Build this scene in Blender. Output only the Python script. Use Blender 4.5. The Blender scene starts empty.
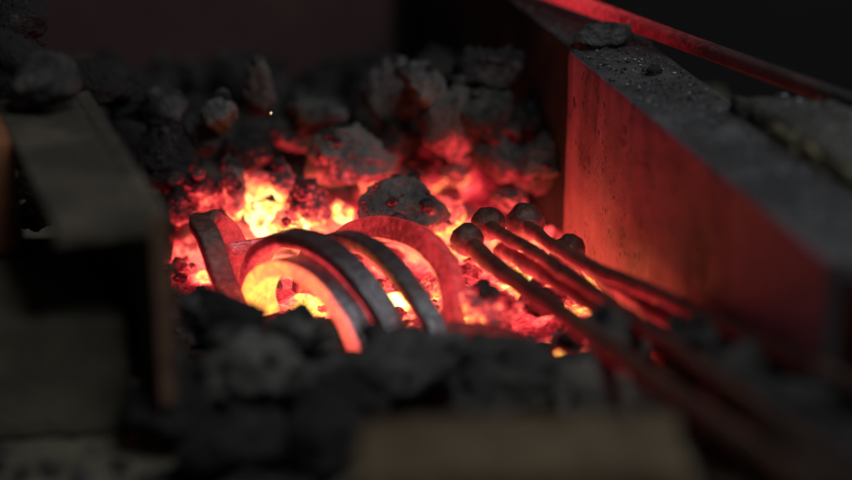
import bpy, bmesh, math, random
from mathutils import Vector, Matrix, noise

random.seed(7)
S = bpy.context.scene
C = S.collection

# ------------------------------------------------------------------ camera
DIST, PITCH, LENS = 0.90, math.radians(21.4), 85.0
FPX = 852 * LENS / 36.0
CAM = Vector((0, -DIST * math.cos(PITCH), DIST * math.sin(PITCH)))
FW = Vector((0, math.cos(PITCH), -math.sin(PITCH)))
UP = Vector((0, math.sin(PITCH), math.cos(PITCH)))
RT = Vector((1, 0, 0))
cd = bpy.data.cameras.new('camera')
cam = bpy.data.objects.new('camera', cd)
C.objects.link(cam)
cam.location = CAM
cam.rotation_euler = (math.pi / 2 - PITCH, 0, 0)
cd.lens = LENS
cd.sensor_width = 36
cd.clip_start = 0.01
cd.clip_end = 50
cd.dof.use_dof = True
cd.dof.focus_distance = 0.855
cd.dof.aperture_fstop = 2.4
S.camera = cam


def at(px, py, z):
    """World point on the level z seen at a place of the 852x480 photograph."""
    d = FW * FPX + RT * (px - 426) + UP * (240 - py)
    t = (z - CAM.z) / d.z
    return CAM + d * t


def depth(p):
    return (p - CAM).dot(FW)


# ------------------------------------------------------------------ helpers
def link(name, me, mat=None, parent=None):
    o = bpy.data.objects.new(name, me)
    C.objects.link(o)
    if mat is not None:
        me.materials.append(mat)
    if parent is not None:
        o.parent = parent
    return o


def tag(o, label, cat, group=None, kind=None):
    if label:
        o['label'] = label
    if cat:
        o['category'] = cat
    if group:
        o['group'] = group
    if kind:
        o['kind'] = kind
    return o


def empty(name, loc=(0, 0, 0)):
    o = bpy.data.objects.new(name, None)
    o.empty_display_size = 0.01
    C.objects.link(o)
    o.location = loc
    return o


def smooth(me):
    me.polygons.foreach_set('use_smooth', [True] * len(me.polygons))


def fbm(p, oct=4):
    a, s, f = 0.0, 1.0, 1.0
    for _ in range(oct):
        a += s * noise.noise(p * f)
        s *= 0.5
        f *= 2.1
    return a


def set_heat(me, vals):
    at_ = me.attributes.new('glow', 'FLOAT', 'POINT')
    at_.data.foreach_set('value', vals)


# ------------------------------------------------------------------ shader helpers
class NT:
    def __init__(self, name):
        self.m = bpy.data.materials.new(name)
        self.m.use_nodes = True
        self.t = self.m.node_tree
        self.t.nodes.clear()
        self.out = self.t.nodes.new('ShaderNodeOutputMaterial')

    def n(self, typ, **kw):
        nd = self.t.nodes.new(typ)
        for k, v in kw.items():
            setattr(nd, k, v)
        return nd

    def l(self, a, b):
        self.t.links.new(a, b)

    def put(self, sock, v):
        if isinstance(v, (int, float, tuple)):
            sock.default_value = v
        else:
            self.l(v, sock)

    def math(self, op, a, b=0.0, c=0.0, clamp=False):
        nd = self.n('ShaderNodeMath', operation=op, use_clamp=clamp)
        for s, v in zip(nd.inputs, (a, b, c)):
            self.put(s, v)
        return nd.outputs[0]

    def maprange(self, v, a, b, c, d, mode='LINEAR'):
        nd = self.n('ShaderNodeMapRange', interpolation_type=mode)
        for s, x in zip(nd.inputs, (v, a, b, c, d)):
            self.put(s, x)
        return nd.outputs[0]

    def noise(self, vec, scale, detail=4, rough=0.55, dist=0.0):
        nd = self.n('ShaderNodeTexNoise')
        self.l(vec, nd.inputs['Vector'])
        nd.inputs['Scale'].default_value = scale
        nd.inputs['Detail'].default_value = detail
        nd.inputs['Roughness'].default_value = rough
        nd.inputs['Distortion'].default_value = dist
        return nd.outputs['Fac']

    def voronoi(self, vec, scale, feature='F1', out='Distance'):
        nd = self.n('ShaderNodeTexVoronoi', feature=feature)
        self.l(vec, nd.inputs['Vector'])
        nd.inputs['Scale'].default_value = scale
        return nd.outputs[out]

    def ramp(self, fac, stops, interp='LINEAR'):
        nd = self.n('ShaderNodeValToRGB')
        cr = nd.color_ramp
        cr.interpolation = interp
        while len(cr.elements) > 1:
            cr.elements.remove(cr.elements[-1])
        cr.elements[0].position = stops[0][0]
        cr.elements[0].color = (*stops[0][1], 1)
        for p, c in stops[1:]:
            e = cr.elements.new(p)
            e.color = (*c, 1)
        self.l(fac, nd.inputs[0])
        return nd.outputs[0]

    def mix(self, f, a, b):
        nd = self.n('ShaderNodeMix', data_type='RGBA')
        self.put(nd.inputs['Factor'], f)
        self.put(nd.inputs['A'], (*a, 1) if isinstance(a, tuple) else a)
        self.put(nd.inputs['B'], (*b, 1) if isinstance(b, tuple) else b)
        return nd.outputs['Result']

    def bump(self, h, strength, dist, normal=None):
        nd = self.n('ShaderNodeBump')
        nd.inputs['Strength'].default_value = strength
        nd.inputs['Distance'].default_value = dist
        self.l(h, nd.inputs['Height'])
        if normal is not None:
            self.l(normal, nd.inputs['Normal'])
        return nd.outputs[0]

    def bsdf(self, color, rough, metallic=0.0, normal=None, spec=0.5):
        b = self.n('ShaderNodeBsdfPrincipled')
        self.put(b.inputs['Base Color'], (*color, 1) if isinstance(color, tuple) else color)
        self.put(b.inputs['Roughness'], rough)
        self.put(b.inputs['Metallic'], metallic)
        b.inputs['Specular IOR Level'].default_value = spec
        if normal is not None:
            self.l(normal, b.inputs['Normal'])
        self.l(b.outputs[0], self.out.inputs[0])
        return b

    def coords(self, which='Object'):
        return self.n('ShaderNodeTexCoord').outputs[which]

    def worldpos(self):
        return self.n('ShaderNodeNewGeometry').outputs['Position']

    def incandesce(self, b, heat, gain=1.0):
        """Glow of a hot body: nothing, dull red, cherry, orange, yellow, near white."""
        col = self.ramp(heat, [(0.0, (0, 0, 0)), (0.22, (0.010, 0.0003, 0.0006)), (0.40, (0.15, 0.004, 0.007)),
                               (0.56, (0.60, 0.028, 0.036)), (0.69, (0.97, 0.105, 0.075)),
                               (0.80, (1.0, 0.24, 0.065)), (0.89, (1.0, 0.45, 0.06)), (0.96, (1.0, 0.62, 0.11)), (1.0, (1.0, 0.80, 0.30))])
        st = self.maprange(heat, 0.60, 1.0, 1.35 * gain, 2.6 * gain)
        self.l(col, b.inputs['Emission Color'])
        self.l(st, b.inputs['Emission Strength'])


# hot spots of the fire: place in the photo, level, radius (m), heat
HOT = [(268, 218, 0.004, 0.036, 1.04), (345, 212, 0.004, 0.016, 1.0), (392, 292, -0.002, 0.018, 1.35),
       (438, 285, -0.004, 0.020, 1.02), (522, 274, -0.002, 0.018, 1.28), (478, 200, 0.004, 0.011, 1.05),
       (566, 342, -0.002, 0.017, 1.25), (203, 264, 0.0, 0.014, 1.2), (224, 256, 0.0, 0.016, 1.25), (312, 300, -0.004, 0.026, 0.90),
       (547, 218, 0.004, 0.012, 0.98), (447, 245, 0.0, 0.016, 1.05), (240, 276, 0.0, 0.016, 1.0),
       (590, 250, 0.0, 0.014, 0.88), (495, 245, 0.0, 0.016, 0.98), (648, 318, 0.0, 0.026, 0.78), (300, 228, .004, .018, 1.0)]
# the broad red body of the fire; right-hand patches added to light the plate
BODY = [(330, 235, 0.0, 0.080, 0.69), (480, 230, 0.0, 0.066, 0.74), (430, 300, 0.0, 0.060, 0.70),
        (230, 240, 0.0, 0.05, 0.70), (585, 265, 0.0, 0.075, 0.78), (655, 310, 0.0, 0.045, 0.76), (435, 180, 0.0, 0.036, 0.62)]


def heat_field(k, pos):
    acc = None
    for lst, inner in ((HOT, 0.15), (BODY, 0.35)):
        for px, py, z, r, a in lst:
            c = at(px, py, z)
            d = k.n('ShaderNodeVectorMath', operation='DISTANCE')
            k.l(pos, d.inputs[0])
            d.inputs[1].default_value = c
            f = k.maprange(d.outputs['Value'], r * inner, r * 1.25, a, 0.0, 'SMOOTHSTEP')
            acc = f if acc is None else k.math('MAXIMUM', acc, f)
    return acc


def coal_material(name, sampling='NONE', bed=False):
    k = NT(name)
    pos = k.worldpos()
    ob = k.coords('Object')
    big = k.noise(pos, 55, 3, 0.6)
    mid = k.noise(pos, 210, 5, 0.65, 0.4)
    fine = k.noise(pos, 700, 5, 0.7)
    vor = k.voronoi(pos, 420)
    pores = k.maprange(vor, 0.0, 0.45, 0.0, 1.0)
    hgt = k.math('ADD', k.math('MULTIPLY', mid, 1.0), k.math('ADD', k.math('MULTIPLY', fine, 0.45), k.math('MULTIPLY', pores, 0.25)))
    nrm = k.bump(hgt, 1.0, 0.0055)
    ash_attr = k.n('ShaderNodeAttribute', attribute_type='OBJECT', attribute_name='ash').outputs['Fac']
    bias = k.n('ShaderNodeAttribute', attribute_type='OBJECT', attribute_name='heat_bias').outputs['Fac']
    # grey ash sits in patches over black coke
    ashm = k.maprange(k.math('ADD', k.math('ADD', k.math('MULTIPLY', big, 0.9), k.math('MULTIPLY', mid, 0.7)), ash_attr), 0.75, 1.35, 0.0, 1.0)
    tint = k.mix(k.noise(pos, 30, 2), (0.27, 0.268, 0.275), (0.30, 0.275, 0.22))
    colr = k.mix(ashm, (0.022, 0.021, 0.023), tint)
    colr = k.mix(k.maprange(fine, 0.35, 0.75, 0.35, 0.0), colr, (0.012, 0.011, 0.012))
    b = k.bsdf(colr, k.maprange(mid, 0.3, 0.7, 0.55, 0.95), 0.0, nrm, 0.35)
    h = heat_field(k, pos)
    var = k.math('ADD', k.math('MULTIPLY', k.math('SUBTRACT', 0.47, mid), 1.1), k.math('MULTIPLY', k.math('SUBTRACT', big, 0.5), 0.9))
    var = k.math('ADD', var, k.math('MULTIPLY', k.math('SUBTRACT', 0.49, fine), 0.8))
    amt = k.maprange(h, 0.0, 0.5, 0.25, 0.85 if not bed else 0.5)
    h2 = k.math('ADD', h, k.math('MULTIPLY', var, amt))
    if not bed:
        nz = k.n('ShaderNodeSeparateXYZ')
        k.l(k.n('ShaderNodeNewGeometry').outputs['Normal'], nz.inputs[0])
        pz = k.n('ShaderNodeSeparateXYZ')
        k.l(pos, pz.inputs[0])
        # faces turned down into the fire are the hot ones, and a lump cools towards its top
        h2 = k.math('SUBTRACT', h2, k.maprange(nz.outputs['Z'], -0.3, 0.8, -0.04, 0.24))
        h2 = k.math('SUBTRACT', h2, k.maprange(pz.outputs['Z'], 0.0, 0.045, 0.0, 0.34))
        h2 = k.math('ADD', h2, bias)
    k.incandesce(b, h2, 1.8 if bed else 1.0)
    k.m.cycles.emission_sampling = sampling
    return k.m


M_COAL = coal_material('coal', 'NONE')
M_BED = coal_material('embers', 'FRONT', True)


def iron_material(name, dark, light, rust, rustiness, rough=(0.35, 0.6), metallic=0.6, scale=1.0, hot=True, gain=1.0):
    k = NT(name)
    ob = k.coords('Object')
    big = k.noise(ob, 60 * scale, 4)
    mid = k.noise(ob, 320 * scale, 5, 0.6)
    fine = k.noise(ob, 1500 * scale, 3)
    c = k.mix(k.maprange(mid, 0.35, 0.7, 0, 1), dark, light)
    c = k.mix(k.maprange(big, 0.62 - rustiness, 0.8 - rustiness * 0.6, 0, 0.9), c, rust)
    nr = k.bump(k.math('ADD', mid, k.math('ADD', k.math('MULTIPLY', big, 0.6), k.math('MULTIPLY', fine, 0.3))), 0.5, 0.0016)
    b = k.bsdf(c, k.maprange(big, 0.3, 0.7, rough[0], rough[1]), metallic, nr, 0.5)
    if hot:
        h = k.n('ShaderNodeAttribute', attribute_type='GEOMETRY', attribute_name='glow').outputs['Fac']
        h = k.math('ADD', h, k.math('MULTIPLY', k.math('MULTIPLY', k.math('SUBTRACT', k.math('ADD', big, mid), 1.0), 0.28), k.maprange(h, 0.1, 0.4, 0, 1)))
        k.incandesce(b, h, gain)
        k.m.cycles.emission_sampling = 'NONE'
    return k.m


M_HOOP = iron_material('scaled_iron', (0.10, 0.10, 0.105), (0.24, 0.24, 0.25), (0.16, 0.11, 0.09), 0.05, (0.20, 0.40), 0.8)
M_ROD = iron_material('rod_iron', (0.050, 0.033, 0.027), (0.115, 0.078, 0.060), (0.16, 0.07, 0.04), 0.14, (0.40, 0.65), 0.5)
M_BAR = iron_material('hot_bar_iron', (0.02, 0.018, 0.018), (0.05, 0.042, 0.04), (0.07, 0.035, 0.03), 0.1, (0.5, 0.7), 0.4, gain=0.8)


def plate_material():
    k = NT('rusted_plate')
    ob = k.coords('Object')
    st = k.n('ShaderNodeMapping')
    k.l(ob, st.inputs[0])
    st.inputs['Scale'].default_value = (1, 1, 0.16)
    streak = k.noise(st.outputs[0], 150, 5, 0.6)
    big = k.noise(ob, 28, 4)
    fine = k.noise(ob, 1400, 3)
    mid = k.noise(ob, 260, 5, 0.65)
    c = k.mix(k.maprange(streak, 0.3, 0.7, 0, 1), (0.30, 0.125, 0.17), (0.68, 0.24, 0.42))  # rust streaks; crimson tint put in for the fire's red light
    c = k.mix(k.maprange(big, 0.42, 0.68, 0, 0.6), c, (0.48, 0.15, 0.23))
    mp = k.n('ShaderNodeMapping')
    k.l(ob, mp.inputs[0])
    mp.inputs['Scale'].default_value = (1, 1, 0.42)
    pit = k.voronoi(mp.outputs[0], 175)
    pitm = k.math('MULTIPLY', k.maprange(pit, 0.16, 0.26, 1, 0), k.maprange(k.noise(ob, 48, 2), 0.52, 0.60, 0, 1))
    spk = k.math('MULTIPLY', k.maprange(k.voronoi(mp.outputs[0], 480), 0.20, 0.32, 1, 0), k.maprange(k.noise(ob, 70, 3), 0.48, 0.58, 0, 1))
    pitm = k.math('MAXIMUM', pitm, spk)
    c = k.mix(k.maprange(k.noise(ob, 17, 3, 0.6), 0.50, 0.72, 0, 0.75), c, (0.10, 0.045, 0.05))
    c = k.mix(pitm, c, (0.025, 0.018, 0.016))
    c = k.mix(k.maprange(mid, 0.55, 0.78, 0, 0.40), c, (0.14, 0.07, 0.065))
    nr = k.bump(k.math('SUBTRACT', k.math('ADD', mid, k.math('MULTIPLY', fine, 0.35)), k.math('MULTIPLY', pitm, 1.4)), 0.4, 0.0014)
    k.bsdf(c, k.maprange(streak, 0.3, 0.7, 0.42, 0.65), 0.25, nr, 0.5)
    return k.m


def sooty_material(name, base, fleck=True, metallic=0.2, olive=0.0, scale=1.0):
    """Scale, soot and ash dust with bright flecks of flaked scale."""
    k = NT(name)
    ob = k.coords('Object')
    big = k.noise(ob, 35 * scale, 4)
    mid = k.noise(ob, 300 * scale, 6, 0.7)
    fine = k.noise(ob, 1600 * scale, 3)
    dk = tuple(v * 0.35 for v in base)
    lt = tuple(min(v * 2.0, 0.8) for v in base)
    c = k.mix(k.maprange(mid, 0.3, 0.7, 0, 1), dk, base)
    c = k.mix(k.maprange(k.math('ADD', big, k.math('MULTIPLY', fine, 0.5)), 0.72, 0.95, 0, 0.8), c, lt)
    if olive:
        c = k.mix(k.maprange(big, 0.35, 0.65, 0, olive), c, (0.16, 0.14, 0.075))
    h = k.math('ADD', mid, k.math('MULTIPLY', fine, 0.6))
    rough = 0.75
    if fleck:
        v = k.n('ShaderNodeTexVoronoi', feature='F1')
        k.l(ob, v.inputs['Vector'])
        v.inputs['Scale'].default_value = 620 * scale
        sp = k.n('ShaderNodeSeparateColor')
        k.l(v.outputs['Color'], sp.inputs[0])
        fm = k.math('MULTIPLY', k.math('GREATER_THAN', sp.outputs[0], 0.84), k.maprange(v.outputs['Distance'], 0.15, 0.42, 1, 0))
        fm = k.math('MULTIPLY', fm, k.maprange(k.noise(ob, 90, 2), 0.42, 0.6, 0.1, 1.0))
        c = k.mix(fm, c, (0.42, 0.42, 0.43))
        h = k.math('ADD', h, k.math('MULTIPLY', fm, 0.6))
    nr = k.bump(h, 0.8, 0.0016)
    k.bsdf(c, rough, metallic, nr, 0.4)
    return k.m


M_PLATE = plate_material()
k = NT('bright_scale')
k.bsdf((0.62, 0.62, 0.64), 0.32, 0.6)
M_FLAKE = k.m
M_FLANGE = sooty_material('scaly_steel', (0.066, 0.065, 0.066))
M_DARK = sooty_material('black_panel', (0.003, 0.0024, 0.0028), False, 0.0)  # near black colour stands in for the darkness of the gap
M_BLACK_STEEL = sooty_material('black_steel', (0.03, 0.028, 0.030), False)
M_LFLANGE = sooty_material('dull_steel', (0.075, 0.063, 0.047), False, 0.1)
M_STONE = sooty_material('rough_stone', (0.050, 0.048, 0.044), True, 0.0, 0.12)
M_STONE_EDGE = sooty_material('stone_broken_edge', (0.16, 0.145, 0.085), False, 0.0, 0.6)


def simple_material(name, a, b_, scale, rough=0.85, bumpd=0.002):
    k = NT(name)
    ob = k.coords('Object')
    n1 = k.noise(ob, scale, 5, 0.6)
    n2 = k.noise(ob, scale * 9, 4, 0.6)
    c = k.mix(k.maprange(n1, 0.32, 0.68, 0, 1), a, b_)
    c = k.mix(k.maprange(n2, 0.5, 0.8, 0, 0.6), c, tuple(v * 0.4 for v in a))
    k.bsdf(c, rough, 0.0, k.bump(k.math('ADD', n1, n2), 0.6, bumpd), 0.3)
    return k.m


M_RUST = simple_material('rust', (0.15, 0.075, 0.042), (0.085, 0.05, 0.033), 90)
M_BRICK = simple_material('fire_brick', (0.26, 0.095, 0.04), (0.15, 0.065, 0.032), 60)
M_BLOCK = simple_material('grimy_block', (0.125, 0.115, 0.082), (0.07, 0.066, 0.05), 45)
M_WOOD = simple_material('charred_plank', (0.105, 0.080, 0.045), (0.060, 0.036, 0.020), 42)
M_TABLE = simple_material('ash_and_grit', (0.06, 0.055, 0.042), (0.15, 0.142, 0.10), 38, 0.95, 0.004)
M_WALL = simple_material('smoked_wall', (0.075, 0.038, 0.036), (0.055, 0.030, 0.030), 14)


# ------------------------------------------------------------------ shapes
def rock_mesh(name, seed, r, scl=(1, 1, 1), sub=4, facets=11, rough=1.0):
    rnd = random.Random(seed)
    bm = bmesh.new()
    bmesh.ops.create_icosphere(bm, subdivisions=sub, radius=1.0)
    planes = []
    for _ in range(facets):
        v = Vector((rnd.gauss(0, 1), rnd.gauss(0, 1), rnd.gauss(0, 1))).normalized()
        planes.append((v, rnd.uniform(0.55, 0.95)))
    off = Vector((rnd.uniform(-50, 50), rnd.uniform(-50, 50), rnd.uniform(-50, 50)))
    for v in bm.verts:
        n = v.co.normalized()
        d = 1.12
        for pl, pd in planes:
            c = n.dot(pl)
            if c > 0.05:
                e = pd / c
                if e < d:
                    d = e
        d = d * 0.97 + 0.08
        p = n * 1.35 + off
        rid = 1 - abs(noise.noise(p * 1.7)) * 2
        q = n * d
        d += rough * (0.15 * noise.noise(p) + 0.12 * fbm(p * 2.3, 3) + 0.07 * rid + 0.065 * fbm(p * 6, 3))
        q = n * d
        v.co = Vector((q.x * scl[0], q.y * scl[1], q.z * scl[2])) * r
    me = bpy.data.meshes.new(name)
    bm.to_mesh(me)
    bm.free()
    smooth(me)
    return me


def heap(x, y):
    """Top of the ember bed: flat in the fire, rising towards the back and behind."""
    t = max(0.0, min(1.0, (y - 0.05) / 0.17))
    z = -0.008 + 0.040 * t * t * (3 - 2 * t)
    z -= 0.05 * max(0.0, y - 0.15) / 0.1
    f = max(0.0, min(1.0, (-0.065 - y) / 0.06))
    z += 0.004 * f
    return z + 0.004 * noise.noise(Vector((x * 30, y * 30, 3)))


_seed = [100]


def coal(px, py, rpx, z, label, scl=(1, 1, 1), ash=0.0, bias=0.0, sub=4, rot=None, group=None, name='coal_lump', rough=1.0, seed=None):
    _seed[0] += 1
    sd = seed or _seed[0]
    p = at(px, py, z)
    r = rpx * depth(p) / FPX
    me = rock_mesh(name, sd, r, scl, sub, rough=rough)
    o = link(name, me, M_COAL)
    o.location = p
    rr = random.Random(sd * 3 + 1)
    o.rotation_euler = rot if rot else (rr.uniform(-.35, .35), rr.uniform(-.35, .35), rr.uniform(-.6, .6))
    o['ash'] = float(ash)
    o['heat_bias'] = float(bias)
    tag(o, label, 'coal', group)
    return o


def sweep(pts, frames, section):
    """pts: centres; frames: (a, b) axes per point; section: list of (u, v)."""
    bm = bmesh.new()
    rings = []
    for p, (a, b) in zip(pts, frames):
        rings.append([bm.verts.new(p + a * u + b * v) for u, v in section])
    m = len(section)
    for r0, r1 in zip(rings, rings[1:]):
        for i in range(m):
            j = (i + 1) % m
            bm.faces.new((r0[i], r0[j], r1[j], r1[i]))
    bm.faces.new(list(reversed(rings[0])))
    bm.faces.new(rings[-1])
    bmesh.ops.recalc_face_normals(bm, faces=bm.faces)
    return bm


def round_rect(w, t, r, n=4):
    out = []
    for cx, cy, a0 in ((w / 2 - r, t / 2 - r, 0), (-w / 2 + r, t / 2 - r, 90), (-w / 2 + r, -t / 2 + r, 180), (w / 2 - r, -t / 2 + r, 270)):
        for i in range(n + 1):
            a = math.radians(a0 + 90 * i / n)
            out.append((cx + r * math.cos(a), cy + r * math.sin(a)))
    # extra points along the flats for heat detail
    res = []
    m = len(out)
    for i in range(m):
        x0, y0 = out[i]
        x1, y1 = out[(i + 1) % m]
        res.append((x0, y0))
        L = math.hypot(x1 - x0, y1 - y0)
        if L > 0.002:
            q = int(L / 0.0016)
            for s in range(1, q):
                res.append((x0 + (x1 - x0) * s / q, y0 + (y1 - y0) * s / q))
    return res


def spline(ctrl, n):
    """Catmull-Rom through the control points."""
    P = [ctrl[0] * 2 - ctrl[1]] + list(ctrl) + [ctrl[-1] * 2 - ctrl[-2]]
    out = []
    segs = len(ctrl) - 1
    for s in range(segs):
        p0, p1, p2, p3 = P[s:s + 4]
        for i in range(n):
            t = i / n
            out.append(0.5 * ((2 * p1) + (p2 - p0) * t + (2 * p0 - 5 * p1 + 4 * p2 - p3) * t * t + (3 * p1 - p0 - 3 * p2 + p3) * t ** 3))
    out.append(ctrl[-1].copy())
    return out


def curved_bar(name, ctrl, axis, w, t, heat, label, cat='iron bar', n=14, group=None, mat=None):
    """Flat bar bent along ctrl; axis = direction of its width; heat(u, inner, side) gives the glow."""
    pts = spline(ctrl, n)
    frames = []
    N = len(pts)
    cen = sum(pts, Vector()) / N
    for i in range(N):
        tg = (pts[min(i + 1, N - 1)] - pts[max(i - 1, 0)]).normalized()
        ax = axis(i / (N - 1)) if callable(axis) else axis
        a = (ax - tg * ax.dot(tg)).normalized()
        b = tg.cross(a).normalized()
        if b.dot(pts[i] - cen) < 0:
            b = -b
        frames.append((a, b))
    sec = round_rect(w, t, min(w, t) * 0.24)
    bm = sweep(pts, frames, sec)
    bm.verts.index_update()
    m = len(sec)
    hv = []
    for i, v in enumerate(bm.verts):
        k_, s_ = divmod(i, m)
        u = k_ / (N - 1)
        hv.append(heat(u, -sec[s_][1] / (t / 2), -sec[s_][0] / (w / 2)))
    for v in bm.verts:
        v.co += Vector((noise.noise(v.co * 160), noise.noise(v.co * 160 + Vector((9, 0, 0))), noise.noise(v.co * 160 + Vector((0, 9, 0))))) * 0.00035
    me = bpy.data.meshes.new(name)
    bm.to_mesh(me)
    bm.free()
    set_heat(me, hv)
    smooth(me)
    o = link(name, me, mat or M_HOOP)
    tag(o, label, cat, group)
    return o


def box_mesh(name, org, ax, ay, az, cuts=(1, 1, 1), bevel=0.002, rough=0.0, rscale=60, seed=0):
    """A worn block: org + spans of the three edge vectors, subdivided, bevelled, roughened."""
    bm = bmesh.new()
    bmesh.ops.create_cube(bm, size=1.0)
    for v in bm.verts:
        v.co = org + ax * (v.co.x + .5) + ay * (v.co.y + .5) + az * (v.co.z + .5)
    if ax.cross(ay).dot(az) < 0:
        bmesh.ops.reverse_faces(bm, faces=bm.faces)
    bm.normal_update()
    if bevel:
        bmesh.ops.bevel(bm, geom=list(bm.edges), offset=bevel, segments=3, profile=0.5, affect='EDGES')
    L = max(ax.length, ay.length, az.length)
    step = L / max(cuts)
    for _ in range(6):
        es = [e for e in bm.edges if e.calc_length() > step * 1.5]
        if not es or not rough:
            break
        bmesh.ops.subdivide_edges(bm, edges=es, cuts=1, use_grid_fill=True)
    bm.normal_update()
    if rough:
        o = Vector((seed * 7.3, 1.7, seed))
        mv = [(v, v.normal * rough * (fbm(v.co * rscale + o, 4))) for v in bm.verts]
        for v, d in mv:
            v.co += d
    bmesh.ops.triangulate(bm, faces=[f for f in bm.faces if len(f.verts) > 4])
    me = bpy.data.meshes.new(name)
    bm.to_mesh(me)
    bm.free()
    smooth(me)
    return me


# ------------------------------------------------------------------ the setting
ZT = -0.012                                   # level of the hearth table


def sheet(name, x0, x1, y0, y1, nx, ny, fz, mat):
    bm = bmesh.new()
    g = [[bm.verts.new((x0 + (x1 - x0) * i / nx, y0 + (y1 - y0) * j / ny, fz(x0 + (x1 - x0) * i / nx, y0 + (y1 - y0) * j / ny))) for i in range(nx + 1)] for j in range(ny + 1)]
    for j in range(ny):
        for i in range(nx):
            bm.faces.new((g[j][i], g[j][i + 1], g[j + 1][i + 1], g[j + 1][i]))
    me = bpy.data.meshes.new(name)
    bm.to_mesh(me)
    bm.free()
    smooth(me)
    return link(name, me, mat)


def table_z(x, y):
    return ZT + 0.0025 * fbm(Vector((x * 45, y * 45, 1)), 3) if abs(x) < 0.5 and -0.6 < y < 0.5 else ZT


tag(sheet('hearth_floor', -1.2, 0.17, -0.8, 0.36, 220, 170, table_z, M_TABLE), None, None, kind='structure')
tag(sheet('ember_bed', -0.115, 0.15, -0.10, 0.255, 130, 190,
          lambda x, y: heap(x, y) + 0.003 * fbm(Vector((x * 120, y * 120, 5)), 3), M_BED),
    'bed of glowing embers and fine coal under the lumps', 'embers', kind='stuff')

tag(sheet('workshop_floor', -4, 4, -4, 4, 8, 8, lambda x, y: -0.8, M_WALL), None, None, kind='structure')
wall = link('back_wall', box_mesh('back_wall', Vector((-0.9, 0.262, ZT - 0.02)), Vector((0.882, 0, 0)), Vector((0, 0.05, 0)), Vector((0, 0, 0.7)),
                                  (40, 1, 30), 0.004, 0.002, 12), M_WALL)
tag(wall, 'smoke darkened reddish wall behind the coal heap, out of focus', 'wall')
wall2 = link('back_wall', box_mesh('back_wall', Vector((-0.017, 0.272, ZT - 0.22)), Vector((1.6, 0, 0)), Vector((0, 0.05, 0)), Vector((0, 0, 0.9)),
                                   (40, 1, 30), 0.004, 0.002, 12, 3), M_DARK)
tag(wall2, 'near black panel standing in for the darkness behind the steel side plate, beside the reddish wall', 'wall')

# ------------------------------------------------------------------ angle irons (sides of the hearth)
U = Vector((-0.265, 0.964, 0)).normalized()    # along the hearth, away from the camera
W = Vector((0.964, 0.265, 0)).normalized()     # across it, to the right
TOP = 0.085
FLW, FLT = 0.0385, 0.007
Z3 = Vector((0, 0, 1))


def side(origin, length, out, legbot, m_top, m_leg, m_end, label, U=U, W=W):
    root = empty('angle_iron', (origin.x, origin.y, ZT))
    tag(root, label, 'angle iron')
    o0 = Vector((0, 0, TOP - ZT))
    PT = 0.0065
    a = link('top_flange', box_mesh('top_flange', o0 - Z3 * FLT + W * (PT + 0.00005) * out, U * length, W * (FLW - PT) * out, Z3 * FLT, (90, 12, 3), 0.0004, 0.00035, 190, 2), m_top, root)
    h = TOP + 0.0002 - legbot
    b = link('side_plate', box_mesh('side_plate', o0 + Z3 * 0.0002 - Z3 * h, U * length, W * PT * out, Z3 * h, (100, 2, 40), 0.0005, 0.0004, 120, 5), m_leg, root)
    b.data.materials.append(m_end)
    b.data.materials.append(m_top)
    for f in b.data.polygons:
        if f.normal.dot(U) < -0.6:
            f.material_index = 1
        elif f.normal.z > 0.75:
            f.material_index = 2
    return root, a, b


rn = at(829, 263, TOP)
rf_len = (at(570, 51, TOP) - rn).dot(U)
side(rn, rf_len, 1, ZT - 0.002, M_FLANGE, M_PLATE, M_BLACK_STEEL, 'steel angle iron on the right, its tall face glowing red from the firelight')
far0 = rn + U * (rf_len + 0.003) + W * 0.002
side(far0, 0.30, 1, ZT - 0.002, M_BLACK_STEEL, M_BLACK_STEEL, M_BLACK_STEEL, 'black angle iron continuing behind the red lit steel plate')  # far piece coloured near black all over
ln = at(168, 214, TOP)
UL = (at(106, 118, TOP) - ln).normalized()
WL = Vector((UL.y, -UL.x, 0))
lr, la, lb = side(ln, 0.150, -1, 0.012, M_LFLANGE, M_BLACK_STEEL, M_RUST, 'dull angle iron on the left with a rusty upright edge towards the camera', UL, WL)
# a shallow slot worn into the left flange
slot = at(112, 190, TOP + 0.0006)

# ------------------------------------------------------------------ blocks and bricks round the hearth
b0 = at(127, 318, 0.036)
me = box_mesh('stone_block', Vector((0, 0, 0)), Vector((-0.16, -0.012, 0)), Vector((-0.028, 0.085, 0)), Vector((0, 0, 0.036 - ZT)), (24, 12, 8), 0.003, 0.0012, 60, 8)
o = link('stone_block', me, M_BLOCK)
o.location = (b0.x, b0.y, ZT)
tag(o, 'dark olive grey block lying left of the left angle iron', 'block')

p = at(26, 258, 0.0365)
me = box_mesh('fire_brick', Vector((0, 0, 0)), Vector((-0.10, -0.01, 0)), Vector((-0.018, 0.05, 0)), Vector((0, 0, 0.0475)), (24, 12, 10), 0.0025, 0.001, 70, 9)
o = link('fire_brick', me, M_BRICK)
o.location = (p.x, p.y, 0.0372)
tag(o, 'orange brown brick standing on the dark block at the left edge', 'brick')

p = at(357, 415, 0.047)
me = box_mesh('wooden_block', Vector((0, 0, 0)), Vector((0.101, 0.004, 0)), Vector((0.0, -0.040, 0)), Vector((0, 0, 0.047 - ZT)), (60, 24, 20), 0.003, 0.0016, 90, 11)
o = link('wooden_block', me, M_WOOD)
o.location = (p.x, p.y, ZT)
tag(o, 'blurred tan brown block in front of the coals, nearest the camera', 'block')

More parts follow.
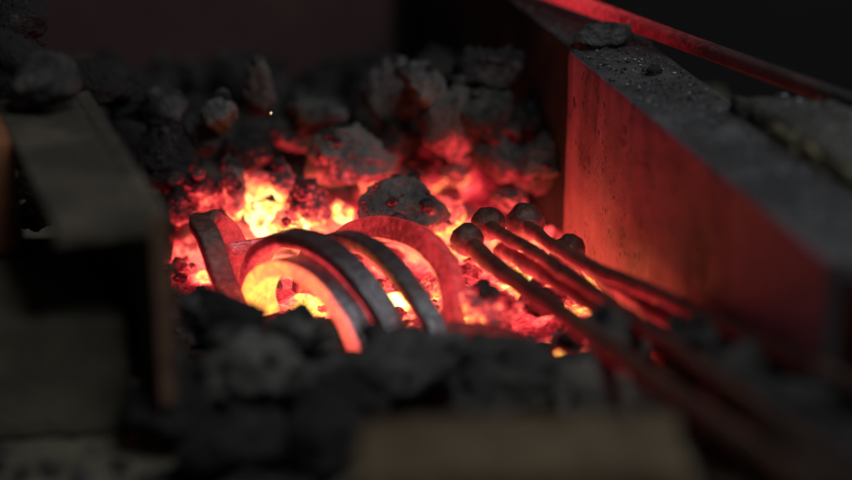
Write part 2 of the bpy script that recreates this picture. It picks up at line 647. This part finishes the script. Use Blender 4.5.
# rough slab right of the steel plate
SZ = TOP + 0.008
s0, s1, s2 = at(858, 170, SZ), at(722, 89, SZ), at(866, 100, SZ)
sroot = empty('stone_slab', (s0.x, s0.y, ZT))
tag(sroot, 'rough dark stone slab with a broken olive edge beside the steel angle iron', 'stone')
du, dr = (s1 - s0), (s2 - s1)
hs = SZ - ZT
me = box_mesh('slab_body', Vector((0, 0, hs - 0.016)) - du * 0.3 + dr * 0.03, du * 1.28, dr * 1.2, Vector((0, 0, 0.016)), (70, 40, 10), 0.003, 0.0020, 110, 13)
link('slab_body', me, M_STONE, sroot)
me = box_mesh('broken_edge', Vector((0, 0, hs - 0.0155)) - du * 0.3 - dr * 0.005, du * 0.95, dr * 0.06, Vector((0, 0, 0.0135)), (60, 8, 10), 0.002, 0.0022, 160, 14)
link('broken_edge', me, M_STONE_EDGE, sroot)
me = box_mesh('support_block', -du * 0.2 + dr * 0.08, du * 0.9, dr * 0.9, Vector((0, 0, hs - 0.0175)), (20, 12, 6), 0.003, 0.001, 60, 15)
o = link('support_block', me, M_BLACK_STEEL)
o.location = (s0.x, s0.y, ZT)
tag(o, 'dark block under the rough stone slab on the right', 'block')

# ------------------------------------------------------------------ glowing straight bar behind the right side
z_bar = TOP + 0.008
pa, pb = at(520, -18, z_bar), at(905, 122, z_bar)
pts = spline([pa, pa.lerp(pb, .33), pa.lerp(pb, .66), pb], 16)
d = (pb - pa).normalized()
fr = [(d.cross(Z3).normalized(), Z3)] * len(pts)
sec = round_rect(0.0075, 0.0062, 0.0018)
bm = sweep(pts, fr, sec)
bm.verts.index_update()
hv = [0.49 - 0.49 * max(0, (i // len(sec)) / (len(pts) - 1) - 0.25) / 0.6 for i in range(len(bm.verts))]
me = bpy.data.meshes.new('square_bar')
bm.to_mesh(me)
bm.free()
set_heat(me, hv)
smooth(me)
tag(link('square_bar', me, M_BAR), 'dull red hot straight bar lying across the far right, blurred', 'iron bar')


# ------------------------------------------------------------------ bent flat bars in the fire
def V(px, py, z):
    return at(px, py, z)


def on_plane(px, py, p0, n):
    d = FW * FPX + RT * (px - 426) + UP * (240 - py)
    return CAM + d * ((p0 - CAM).dot(n) / d.dot(n))


def hoop(path, fl, fr_, zl, zr, lean, w, t, heat, label, mat=None):
    """Arch standing in a near upright plane over the line between its two feet."""
    a, b = at(*fl, zl), at(*fr_, zr)
    n = (b - a).cross(Z3 + Vector((lean[0], lean[1], 0))).normalized()
    if n.y < 0:
        n = -n
    return curved_bar('curved_bar', [on_plane(x, y, a, n) for x, y in path], n, w, t, heat, label, n=9, mat=mat)


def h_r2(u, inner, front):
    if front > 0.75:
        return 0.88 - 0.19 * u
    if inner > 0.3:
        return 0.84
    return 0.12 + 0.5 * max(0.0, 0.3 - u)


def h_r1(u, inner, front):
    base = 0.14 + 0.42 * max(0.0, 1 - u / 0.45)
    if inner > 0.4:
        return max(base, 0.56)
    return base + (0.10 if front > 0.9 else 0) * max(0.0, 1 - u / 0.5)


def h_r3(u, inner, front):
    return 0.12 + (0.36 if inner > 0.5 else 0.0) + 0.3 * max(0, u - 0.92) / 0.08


def h_r4(u, inner, front):
    return 0.45 + (0.32 if inner > 0.8 else 0.0) + 0.03 * math.sin(u * 9)


hoop([(263, 316), (258, 296), (264, 277), (282, 266), (304, 268), (326, 282), (346, 305), (360, 330), (369, 356)],
     (259, 300), (367, 350), 0.002, 0.002, (0, 0), 0.0150, 0.0062, h_r2,
     'front curved bar with bright orange face and grey back, nearest of the arched bars')
hoop([(258, 306), (253, 280), (259, 256), (276, 241), (299, 239), (324, 248), (347, 266), (370, 293), (389, 323), (403, 356)],
     (254, 288), (398, 346), 0.002, 0.003, (0, 0), 0.0115, 0.0066, h_r1,
     'grey arched bar with a shiny edge just behind the orange faced one')
hoop([(303, 290), (306, 266), (316, 248), (335, 239), (358, 242), (382, 256), (407, 284), (428, 315), (441, 345), (449, 368)],
     (304, 272), (442, 350), 0.002, 0.003, (0, 0), 0.0090, 0.0060, h_r3,
     'dark grey arched bar standing between the shiny one and the red one')
hoop([(336, 270), (338, 250), (350, 236), (372, 229), (398, 231), (424, 242), (444, 264), (453, 292), (452, 330)],
     (338, 262), (453, 324), 0.002, 0.003, (0.25, 0.25), 0.0065, 0.0105, h_r4,
     'cherry red arched bar, rearmost of the arched bars, beside the knobbed rods', M_ROD)

# left bend
n_ = Vector((0.88, 0.47, 0)).normalized()
p0_ = at(234, 308, 0.002)
ctrl = [on_plane(x, y, p0_, n_) for x, y in ((242, 326), (234, 306), (224, 282), (215, 256), (208, 236), (201, 224))]
tp = ctrl[-1]
ctrl += [tp + Vector((0.002, 0.005, 0.000)), tp + Vector((0.007, 0.010, -0.004)), tp + Vector((0.012, 0.012, -0.012)), tp + Vector((0.015, 0.013, -0.022)), tp + Vector((0.016, 0.013, -0.032))]
curved_bar('curved_bar', ctrl, n_, 0.0100, 0.0058,
           lambda u, i, f: 0.36 - 0.22 * math.exp(-((u - 0.5) / 0.2) ** 2) + (0.2 if i > .5 else 0) + 0.25 * max(0, 0.2 - u) / 0.2,
           'dark red bent bar standing at the left end of the fire', n=10, mat=M_ROD)
# short rod lying behind it
ctrl = [V(212, 248, 0.012), V(228, 249, 0.013), V(246, 247, 0.013), V(275, 243, 0.012)]
curved_bar('short_bar', ctrl, Vector((0, 0.3, 1)).normalized(), 0.006, 0.005, lambda u, i, f: 0.46,
           'short dull red bar lying level between the left bent bar and the arches', n=10)
# dark red bar lying flat in front of the red arch
ctrl = [V(380, 344, 0.003), V(420, 334, 0.004), V(470, 331, 0.005), V(515, 340, 0.005), V(552, 362, 0.002)]
curved_bar('curved_bar', ctrl, Vector((0.1, 0.9, 0.5)).normalized(), 0.0065, 0.005, lambda u, i, f: 0.31 + 0.04 * math.sin(u * 12),
           'dark red curved bar lying flat behind the foreground coals', n=10, mat=M_ROD)


# ------------------------------------------------------------------ knobbed rods
def rod(ctrl, r, label, knob=None, knob_r=0.0075, heat_len=0.24, h0=0.38, grow=1.0, sag=0.0):
    pts = spline(ctrl, 12)
    N = len(pts)
    fr = []
    pa_ = Vector((0, 0, 1))
    for i in range(N):
        tg = (pts[min(i + 1, N - 1)] - pts[max(i - 1, 0)]).normalized()
        a = (pa_ - tg * pa_.dot(tg)).normalized()
        fr.append((a, tg.cross(a)))
    n = 18
    sec = [(r * math.cos(2 * math.pi * i / n), r * math.sin(2 * math.pi * i / n)) for i in range(n)]
    bm = sweep(pts, fr, sec)
    bm.verts.index_update()
    hv = []
    tot = [0.0]
    for a, b in zip(pts, pts[1:]):
        tot.append(tot[-1] + (b - a).length)
    for i, v in enumerate(bm.verts):
        k_ = i // n
        under = -sec[i % n][0] / r
        u = tot[k_] / heat_len
        hv.append(max(0.0, (h0 + 0.24 * under) * max(0, 1 - u * u)))
    for v in bm.verts:
        v.co += Vector((noise.noise(v.co * 110), noise.noise(v.co * 110 + Vector((5, 0, 0))), noise.noise(v.co * 110 + Vector((0, 5, 0))))) * 0.0010
    base = Vector((ctrl[0].x, ctrl[0].y, ctrl[0].z))
    root = empty('knobbed_rod' if knob else 'iron_rod', base)
    tag(root, label, 'iron rod')
    for v in bm.verts:
        v.co -= base
    me = bpy.data.meshes.new('shaft')
    bm.to_mesh(me)
    bm.free()
    set_heat(me, hv)
    smooth(me)
    link('shaft', me, M_ROD, root)
    if knob is not None:
        bm = bmesh.new()
        bmesh.ops.create_icosphere(bm, subdivisions=4, radius=1)
        rnd = Vector((base.x * 300, base.y * 300, 4))
        hv = []
        for v in bm.verts:
            nn = v.co.normalized()
            v.co = nn * knob_r * (1 + 0.16 * noise.noise(nn * 1.4 + rnd) + 0.06 * noise.noise(nn * 3.5 + rnd) + 0.03 * noise.noise(nn * 9 + rnd)) + (knob - base)
            hv.append(max(0, 0.36 - 0.30 * nn.z))
        me = bpy.data.meshes.new('knob')
        bm.to_mesh(me)
        bm.free()
        set_heat(me, hv)
        smooth(me)
        link('knob', me, M_ROD, root)
    return root


rod([V(470, 243, .022), V(490, 262, .022), V(530, 291, .023), V(590, 334, .026), V(655, 382, .034), V(800, 480, .054), V(880, 530, .060)],
    0.0040, 'rod with the leftmost round knob, running to the lower right corner nearest the camera', V(467, 240, .023), 0.0072)
rod([V(490, 228, .022), V(508, 238, .024), V(530, 250, .025), V(578, 281, .026), V(645, 327, .030), V(790, 432, .050), V(900, 505, .060)],
    0.0030, 'rod whose knob sits just above and right of the leftmost knob', V(488, 223, .022), 0.0074)
rod([V(503, 259, .006), V(500, 253, .012), V(506, 252, .016), V(522, 262, .018), V(560, 285, .018), V(600, 309, .018), V(700, 372, .018), V(800, 430, .02)],
    0.0032, 'glowing rod without a knob, bent at its end, between the knobbed rods', None, h0=0.50, heat_len=0.13)
rod([V(526, 226, .020), V(545, 240, .022), V(592, 267, .024), V(684, 306, .030), V(775, 349, .042), V(880, 398, .054)],
    0.0030, 'rod with the largest round knob, rearmost and closest to the steel plate', V(525, 222, .020), 0.0082)
rod([V(570, 254, .016), V(600, 276, .017), V(655, 312, .019), V(720, 354, .02), V(820, 420, .022)],
    0.0028, 'rod with the rightmost dark knob, half hidden under the rearmost rod', V(568, 252, .016), 0.0075)

# ------------------------------------------------------------------ coals: single lumps, plus black ones added to darken gaps
HERO = [
    # px, py, rpx, z, label, scale, ash, bias, seed
    (42, 80, 31, .098, 'grey brown coal lump resting on the far end of the left angle iron', (1.05, 1, .9), .05, 0),
    (12, 62, 40, .092, 'large black coal lump at the far left edge behind the grey brown one', (1, 1, .9), -.25, 0),
    (18, 25, 34, .10, 'black glinting coal lump in the top left corner', (1, 1, .8), -.15, 0),
    (92, 88, 30, .060, 'black coal lump just right of the lump on the left angle iron', (1.1, 1, .8), -.3, 0),
    (128, 100, 28, .050, 'black coal lump left of the pale round coals', (1, 1, .9), -.3, 0),
    (168, 108, 22, .050, 'dark grey rounded coal left of the pale olive coal', (1, 1, .9), .02, 0),
    (160, 158, 36, .030, 'tall angular black coal beside the left end of the fire', (.8, 1, 1.1), -.12, 0),
    (219, 113, 21, .050, 'pale olive rounded coal in the heap behind the fire', (1, 1, .95), .42, 0),
    (203, 135, 19, .036, 'small grey coal below the pale olive one', (1, 1, .9), .15, 0),
    (258, 86, 25, .055, 'tall pointed grey coal at the top of the heap', (.62, .8, 1.25), .25, 0),
    (243, 158, 24, .026, 'black coal above the brightest yellow embers', (1, 1, 1), -.2, 0),
    (316, 112, 27, .040, 'wide low dark grey coal behind the big pink grey lump', (1.25, 1, .6), .12, 0),
    (298, 136, 21, .028, 'coal lit dull red just left of the big pink grey lump', (1, 1, .95), .10, .20),
    (346, 152, 41, .030, 'big rounded pink grey coal lump above the middle of the fire', (1.0, 1, .82), .6, -.08),
    (391, 98, 33, .045, 'tall pale grey coal standing at the back of the heap', (.72, .8, 1.2), .22, 0),
    (421, 84, 21, .060, 'brown topped coal at the back right of the tall grey coal', (1, 1, 1), .28, 0),
    (447, 120, 34, .040, 'brownish upright coal with a reddish left side', (.85, 1, 1.1), .15, .05),
    (482, 72, 32, .060, 'black coal at the top of the heap near the steel plate', (1.1, 1, .75), -.1, 0),
    (488, 112, 30, .045, 'dark grey angular coal in the middle of the right heap', (1, 1, .9), .02, 0),
    (522, 126, 28, .036, 'dark grey coal beside the black far side plate', (1, 1, .9), .05, 0),
    (496, 152, 29, .026, 'grey brown coal with a dull red foot behind the knobbed rods', (1.1, 1, .8), .25, -.18),
    (545, 166, 32, .022, 'angular coal with red lit underside touching the steel plate', (1.05, 1, .85), .40, -.20),
    (397, 140, 24, .028, 'small dark coal just right of the big pink grey lump', (.9, 1, 1), -.02, 0),
    (458, 158, 26, .020, 'grey coal half red hot between the back heap and the fire', (1.1, 1, .85), .30, -.06),
    (308, 202, 25, .014, 'black and grey coal veined with red above the arched bars', (1.05, 1, .9), .05, -.06),
    (400, 214, 44, .014, 'wide purple grey coal wedge lying behind the red arched bar', (1.05, .9, .62), .34, -.03),
    (205, 192, 20, .018, 'dark coal with red cracks at the left end of the fire', (1, 1, 1), -.1, -.02),
    (375, 186, 16, .012, 'small bright coral coal between the pink grey lump and the dark wedge', (.85, 1, 1.1), .3, .16),
    (425, 172, 32, .008, 'broad red hot coal behind the dark wedge', (1.3, 1, .6), .3, .16),
    (444, 214, 20, .006, 'pink hot coal between the dark wedge and the leftmost knob', (.9, 1, 1), .3, .16),
    (511, 198, 17, .012, 'small grey coal behind the largest knob', (1.1, 1, .8), .2, -.15),
    (488, 310, 29, .008, 'crumbly pink red coal in front of the leftmost knobbed rod', (1.1, 1, .72), .5, .24),
    (548, 300, 20, .004, 'dark red crumbling coal under the bent glowing rod', (1.2, 1, .6), -.1, .03),
    (283, 184, 17, .020, 'pinkish hot coal over the brightest embers', (1, 1, 1), .35, .06),
    (264, 217, 21, .006, 'brightest yellow ember lump left of the veined coal', (.9, 1, 1.1), .3, .20),
    (254, 184, 16, .014, 'rose red coal directly above the brightest yellow ember', (.9, 1, 1.1), .35, .12),
    (521, 271, 12, .004, 'yellow ember under the bent glowing rod', (1.2, 1, .8), .3, .34),
    (566, 342, 11, .005, 'yellow ember showing below the nearest rod', (1.2, 1, .8), .3, .34),
    (290, 226, 17, .007, 'yellow ember behind the top of the shiny edged arch', (1.2, 1, .8), .3, .32),
    (342, 214, 12, .006, 'small yellow ember between the veined coal and the dark wedge', (.8, 1, 1.2), .3, .32),
    (232, 190, 20, .018, 'red hot coal with a ragged tip left of the brightest embers', (.75, 1, 1.25), .4, .04),
    (232, 172, 16, .022, 'small ragged coal glowing dull red above the left embers', (.7, .8, 1.3), .1, .22),
    (180, 205, 18, .014, 'black coal touching the left bent bar', (1, 1, 1), -.2, -.1),
    (590, 232, 16, .004, 'red coal at the foot of the steel plate', (1, 1, .9), .2, .12),
    (38, 214, 20, .030, 'black coal added to darken the gap between the orange brick and the left angle iron, nearest of three', (1, 1, .9), -.5, -.6),  # black lumps added so the gap by the brick stays dark
    (34, 184, 19, .030, 'black coal added to darken the gap between the orange brick and the left angle iron, middle of three', (1, 1, .9), -.5, -.6),
    (22, 156, 19, .030, 'black coal added to darken the gap between the orange brick and the left angle iron, farthest of three', (1, 1, .9), -.5, -.6),
    (108, 262, 22, .004, 'black coal added to darken the space under the left angle iron, farthest of three', (1.1, 1, .8), -.5, -.6),  # black lumps added to hide the lit floor under the iron
    (128, 302, 22, .0, 'black coal added to darken the space under the left angle iron beside the corner of the dark block', (1, 1, .9), -.5, -.6),
    (146, 352, 26, -.002, 'black coal added to darken the space under the left angle iron, nearest of three', (1, 1, .9), -.5, -.6),
    # foreground, out of focus
    (218, 318, 36, .022, 'black coal in front of the left bent bar', (1.15, 1, .9), -0.23, -.6),
    (296, 334, 32, .018, 'olive grey coal in front of the orange faced arched bar', (1.1, 1, .8), .30, -.6),
    (248, 372, 46, .014, 'large grey coal below the black one in front of the arches', (1.1, 1, .85), 0.28, -.6),
    (176, 408, 44, .004, 'black coal against the rusty foot of the left angle iron', (1, 1, .9), -0.18, -.6),
    (236, 440, 46, .006, 'black coal at the bottom left, in front of the large grey one', (1.1, 1, .8), -0.18, -.6),
    (330, 388, 44, .012, 'dark coal beside the left end of the tan block', (1, 1, .85), 0.02, -.6),
    (318, 446, 44, .002, 'lowest dark coal at the left end of the tan block', (1, 1, .9), -.15, -.6),
    (402, 372, 44, .016, 'dark grey coal in front of the feet of the arched bars', (1.2, 1, .75), 0.12, -.6),
    (452, 352, 28, .018, 'grey topped coal left of the broad black foreground coal', (1, 1, .85), .25, -.6),
    (505, 379, 54, .014, 'broad black foreground coal with a grey rim, above the tan block', (1.2, 1, .70), 0.10, -.6),
    (590, 388, 42, .012, 'grey coal right of the broad black foreground coal', (1.1, 1, .8), 0.40, -.6),
    (616, 338, 31, .022, 'blue grey coal sitting between the knobbed rods', (1.05, 1, .95), .32, -.6),
    (650, 412, 38, .006, 'dark coal under the nearest rod', (1.1, 1, .8), 0.14, -.6),
    (710, 352, 36, .022, 'dark coal between the rearmost rod and the nearest rods', (1.15, 1, .75), .12, -.6),
    (754, 380, 38, .030, 'dark grey coal at the foot of the near end of the steel plate', (1.1, 1, .9), .08, -.6),
    (800, 412, 44, .037, 'dark coal under the near lower corner of the steel plate', (.9, 1, .9), -.05, -.6),
    (668, 330, 24, .010, 'small grey coal where the steel plate meets the rods', (1.1, 1, .9), .1, -.6),
    (842, 446, 46, .036, 'blurred coal in the lower right corner behind the rods', (1, 1, .8), .0, -.6),
]
for i, (px, py, r, z, lab, scl, ash, bias) in enumerate(HERO):
    big = r >= 28
    coal(px, py, r, z, lab, scl, ash, bias, 5 if r >= 14 and r < 48 and 120 < py < 330 else 4, seed=500 + i)

# fillers between them
rr = random.Random(21)
taken = [(at(h[0], h[1], h[3]), h[2] * 0.42 * 0.001) for h in HERO]


def fill(x0, x1, y0, y1, step, rmin, rmax, label, group, ash, bias, zoff, cond=None, name='coal_lump'):
    nx, ny = max(1, int((x1 - x0) / step)), max(1, int((y1 - y0) / step))
    for j in range(ny):
        for i in range(nx):
            x = x0 + (i + .5 + rr.uniform(-.38, .38)) * step
            y = y0 + (j + .5 + rr.uniform(-.38, .38)) * step
            if cond and not cond(x, y):
                continue
            r = rr.uniform(rmin, rmax)
            z = heap(x, y) + zoff + r * 0.2
            _seed[0] += 1
            me = rock_mesh(name, _seed[0], r, (rr.uniform(.8, 1.2), rr.uniform(.8, 1.2), rr.uniform(.65, 1)), 3 if r < .009 else 4)
            o = link(name, me, M_COAL)
            o.location = (x, y, z)
            o.rotation_euler = (rr.uniform(-1, 1), rr.uniform(-1, 1), rr.uniform(-3, 3))
            o['ash'] = ash + rr.uniform(-.15, .15)
            o['heat_bias'] = bias + rr.uniform(-.06, .06)
            tag(o, label, 'coal', group)


def inside(x, y):
    xl = ln.x + (y - ln.y) * U.x / U.y + 0.010
    xr = rn.x + (y - rn.y) * U.x / U.y - 0.008
    return xl < x < xr


fill(-.18, .12, .095, .235, .028, .013, .020, 'dark coal lump among the heap behind the fire', 'dark coals in the heap behind the fire', -.08, -.02, 0.0, inside)
fill(-.12, .10, .035, .115, .021, .007, .011, 'small glowing coal packed between the larger lumps of the fire', 'small glowing coals in the fire', .30, .03, -.002, inside, 'ember')
fill(-.12, .11, -.055, .035, .022, .005, .008, 'small hot coal down between the bars', 'small hot coals between the bars', .15, .06, -.003, inside, 'ember')
fill(-.115, .135, -.24, -.09, .030, .010, .015, 'small dark coal in the blurred heap in front of the fire', 'small dark coals in front of the fire', -.05, -.7, -.008,
     lambda x, y: inside(x, y) and not (-.03 < x < .12 and y < -.19))

# small chunk on the right flange
coal(606, 37, 23, TOP + .004, 'small dark coal lying on the right angle iron below the red hot straight bar', (1.3, .8, .55), .05, 0, 4, rot=(0, 0, .3), seed=777)

coal(655, 71, 9, TOP + .0015, 'small black chip lying on the scaly top of the right angle iron', (1.2, .8, .7), -.4, 0, 4, rot=(0, 0, .8), seed=778, name='coal_chip')


def scatter(name, spots, label, cat, mat, flat=False, seed=5):
    """Loose crumbs too many to count, one object."""
    r_ = random.Random(seed)
    bm = bmesh.new()
    for x, y, z, r in spots:
        q = bmesh.ops.create_icosphere(bm, subdivisions=1 if r < 0.0012 else 2, radius=1)['verts']
        sx, sy, sz = (r_.uniform(.6, 1.4), r_.uniform(.6, 1.4), r_.uniform(.12, .25) if flat else r_.uniform(.6, 1.0))
        rot = Matrix.Rotation(r_.uniform(0, 6.3), 3, 'Z') @ Matrix.Rotation(r_.uniform(-.4, .4), 3, 'X')
        for v in q:
            c = v.co * (1 + r_.uniform(-.25, .2))
            v.co = rot @ Vector((c.x * sx * r, c.y * sy * r, c.z * sz * r)) + Vector((x, y, z))
    me = bpy.data.meshes.new(name)
    bm.to_mesh(me)
    bm.free()
    o = link(name, me, mat)
    return tag(o, label, cat, kind='stuff')


g = random.Random(31)
sp = []
for _ in range(520):                      # crumbs on the hearth left of and before the heap
    x, y = g.uniform(-.2, .14), g.uniform(-.33, -.08)
    sp.append((x, y, table_z(x, y) + .0008, g.choice((.0008, .0012, .0018, .003))))
scatter('coal_grit', sp, 'loose coal crumbs and grit strewn on the hearth floor', 'coal grit', M_COAL)
bpy.context.view_layer.update()
dg = bpy.context.evaluated_depsgraph_get()
sp = []
for _ in range(2200):
    x, y = g.uniform(-.16, .13), g.uniform(-.26, .22)
    ok, loc, nrm_, _i, ob_, _m = S.ray_cast(dg, Vector((x, y, .082)), Vector((0, 0, -1)))
    if ok and nrm_.z > 0.25 and (ob_.name.startswith('coal') or ob_.name.startswith('ember') or ob_.name.startswith('hearth')):
        r = g.choice((.0006, .0008, .0010, .0014, .0020, .0030, .0042))
        sp.append((x, y, loc.z + r * .35, r))
scatter('coal_crumbs', sp, 'small coal crumbs lying over and between the larger lumps', 'coal crumbs', M_COAL, False, 12)
sp = []
for _ in range(750):                      # on the right flange
    q = rn + U * g.uniform(0.01, 0.36) + W * g.uniform(.002, .036)
    sp.append((q.x, q.y, TOP + .0006, g.choice((.0003, .0004, .0005, .0007, .0010))))
scatter('scale_crumbs', sp, 'dark scale crumbs lying on the tops of the right side irons', 'crumbs', M_FLANGE, False, 6)
sp = []
for _ in range(130):
    q = rn + U * g.uniform(0.04, 0.30) + W * g.uniform(.002, .036)
    sp.append((q.x, q.y, TOP + .0007, g.uniform(.0003, .0007)))
for _ in range(60):
    q = s0 + du * g.uniform(0.2, 0.95) + dr * g.uniform(.08, .8)
    sp.append((q.x, q.y, SZ + .0012, g.uniform(.0003, .0007)))
scatter('scale_flakes', sp, 'tiny bright flakes of metal scale on top of the right angle iron and slab', 'flakes', M_FLAKE, True, 8)

# one spark above the heap
bm = bmesh.new()
bmesh.ops.create_icosphere(bm, subdivisions=2, radius=0.00017)
for v in bm.verts:
    v.co.z *= 2.1
    v.co.x += v.co.z * 0.4
me = bpy.data.meshes.new('spark')
bm.to_mesh(me)
bm.free()
k = NT('spark')
e = k.n('ShaderNodeEmission')
e.inputs[0].default_value = (1, .6, .35, 1)
e.inputs[1].default_value = 6
k.l(e.outputs[0], k.out.inputs[0])
o = link('spark', me, k.m)
o.location = at(271, 113, .075)
tag(o, 'tiny white spark flying above the heap', 'spark')

# ------------------------------------------------------------------ light: dim workshop daylight and an added front fill, the fire does the rest
w = bpy.data.worlds.new('World')
S.world = w
w.use_nodes = True
bg = w.node_tree.nodes['Background']
bg.inputs[0].default_value = (0.85, 0.9, 1.0, 1)
bg.inputs[1].default_value = 0.011


def area(name, loc, target, size, power, color):
    ld = bpy.data.lights.new(name, 'AREA')
    ld.shape = 'RECTANGLE'
    ld.size, ld.size_y = size
    ld.energy = power
    ld.color = color
    o = bpy.data.objects.new(name, ld)
    C.objects.link(o)
    o.location = loc
    o.rotation_euler = (Vector(target) - Vector(loc)).to_track_quat('-Z', 'Y').to_euler()
    return o


area('window_light', (0.95, 0.05, 0.85), (0, 0, 0), (0.4, 0.35), 2.4, (0.86, 0.93, 1.0))
area('front_fill', (0.40, -0.70, 1.0), (0, 0.05, 0), (0.5, 0.5), 5.4, (0.96, 0.98, 1.0))  # fill added on the camera side to brighten front faces

# ------------------------------------------------------------------ render
S.view_settings.view_transform = 'Standard'
S.view_settings.look = 'None'
S.view_settings.exposure = 0
S.view_settings.gamma = 1
S.cycles.use_denoising = True
S.cycles.max_bounces = 6
S.cycles.diffuse_bounces = 4
S.cycles.sample_clamp_indirect = 6
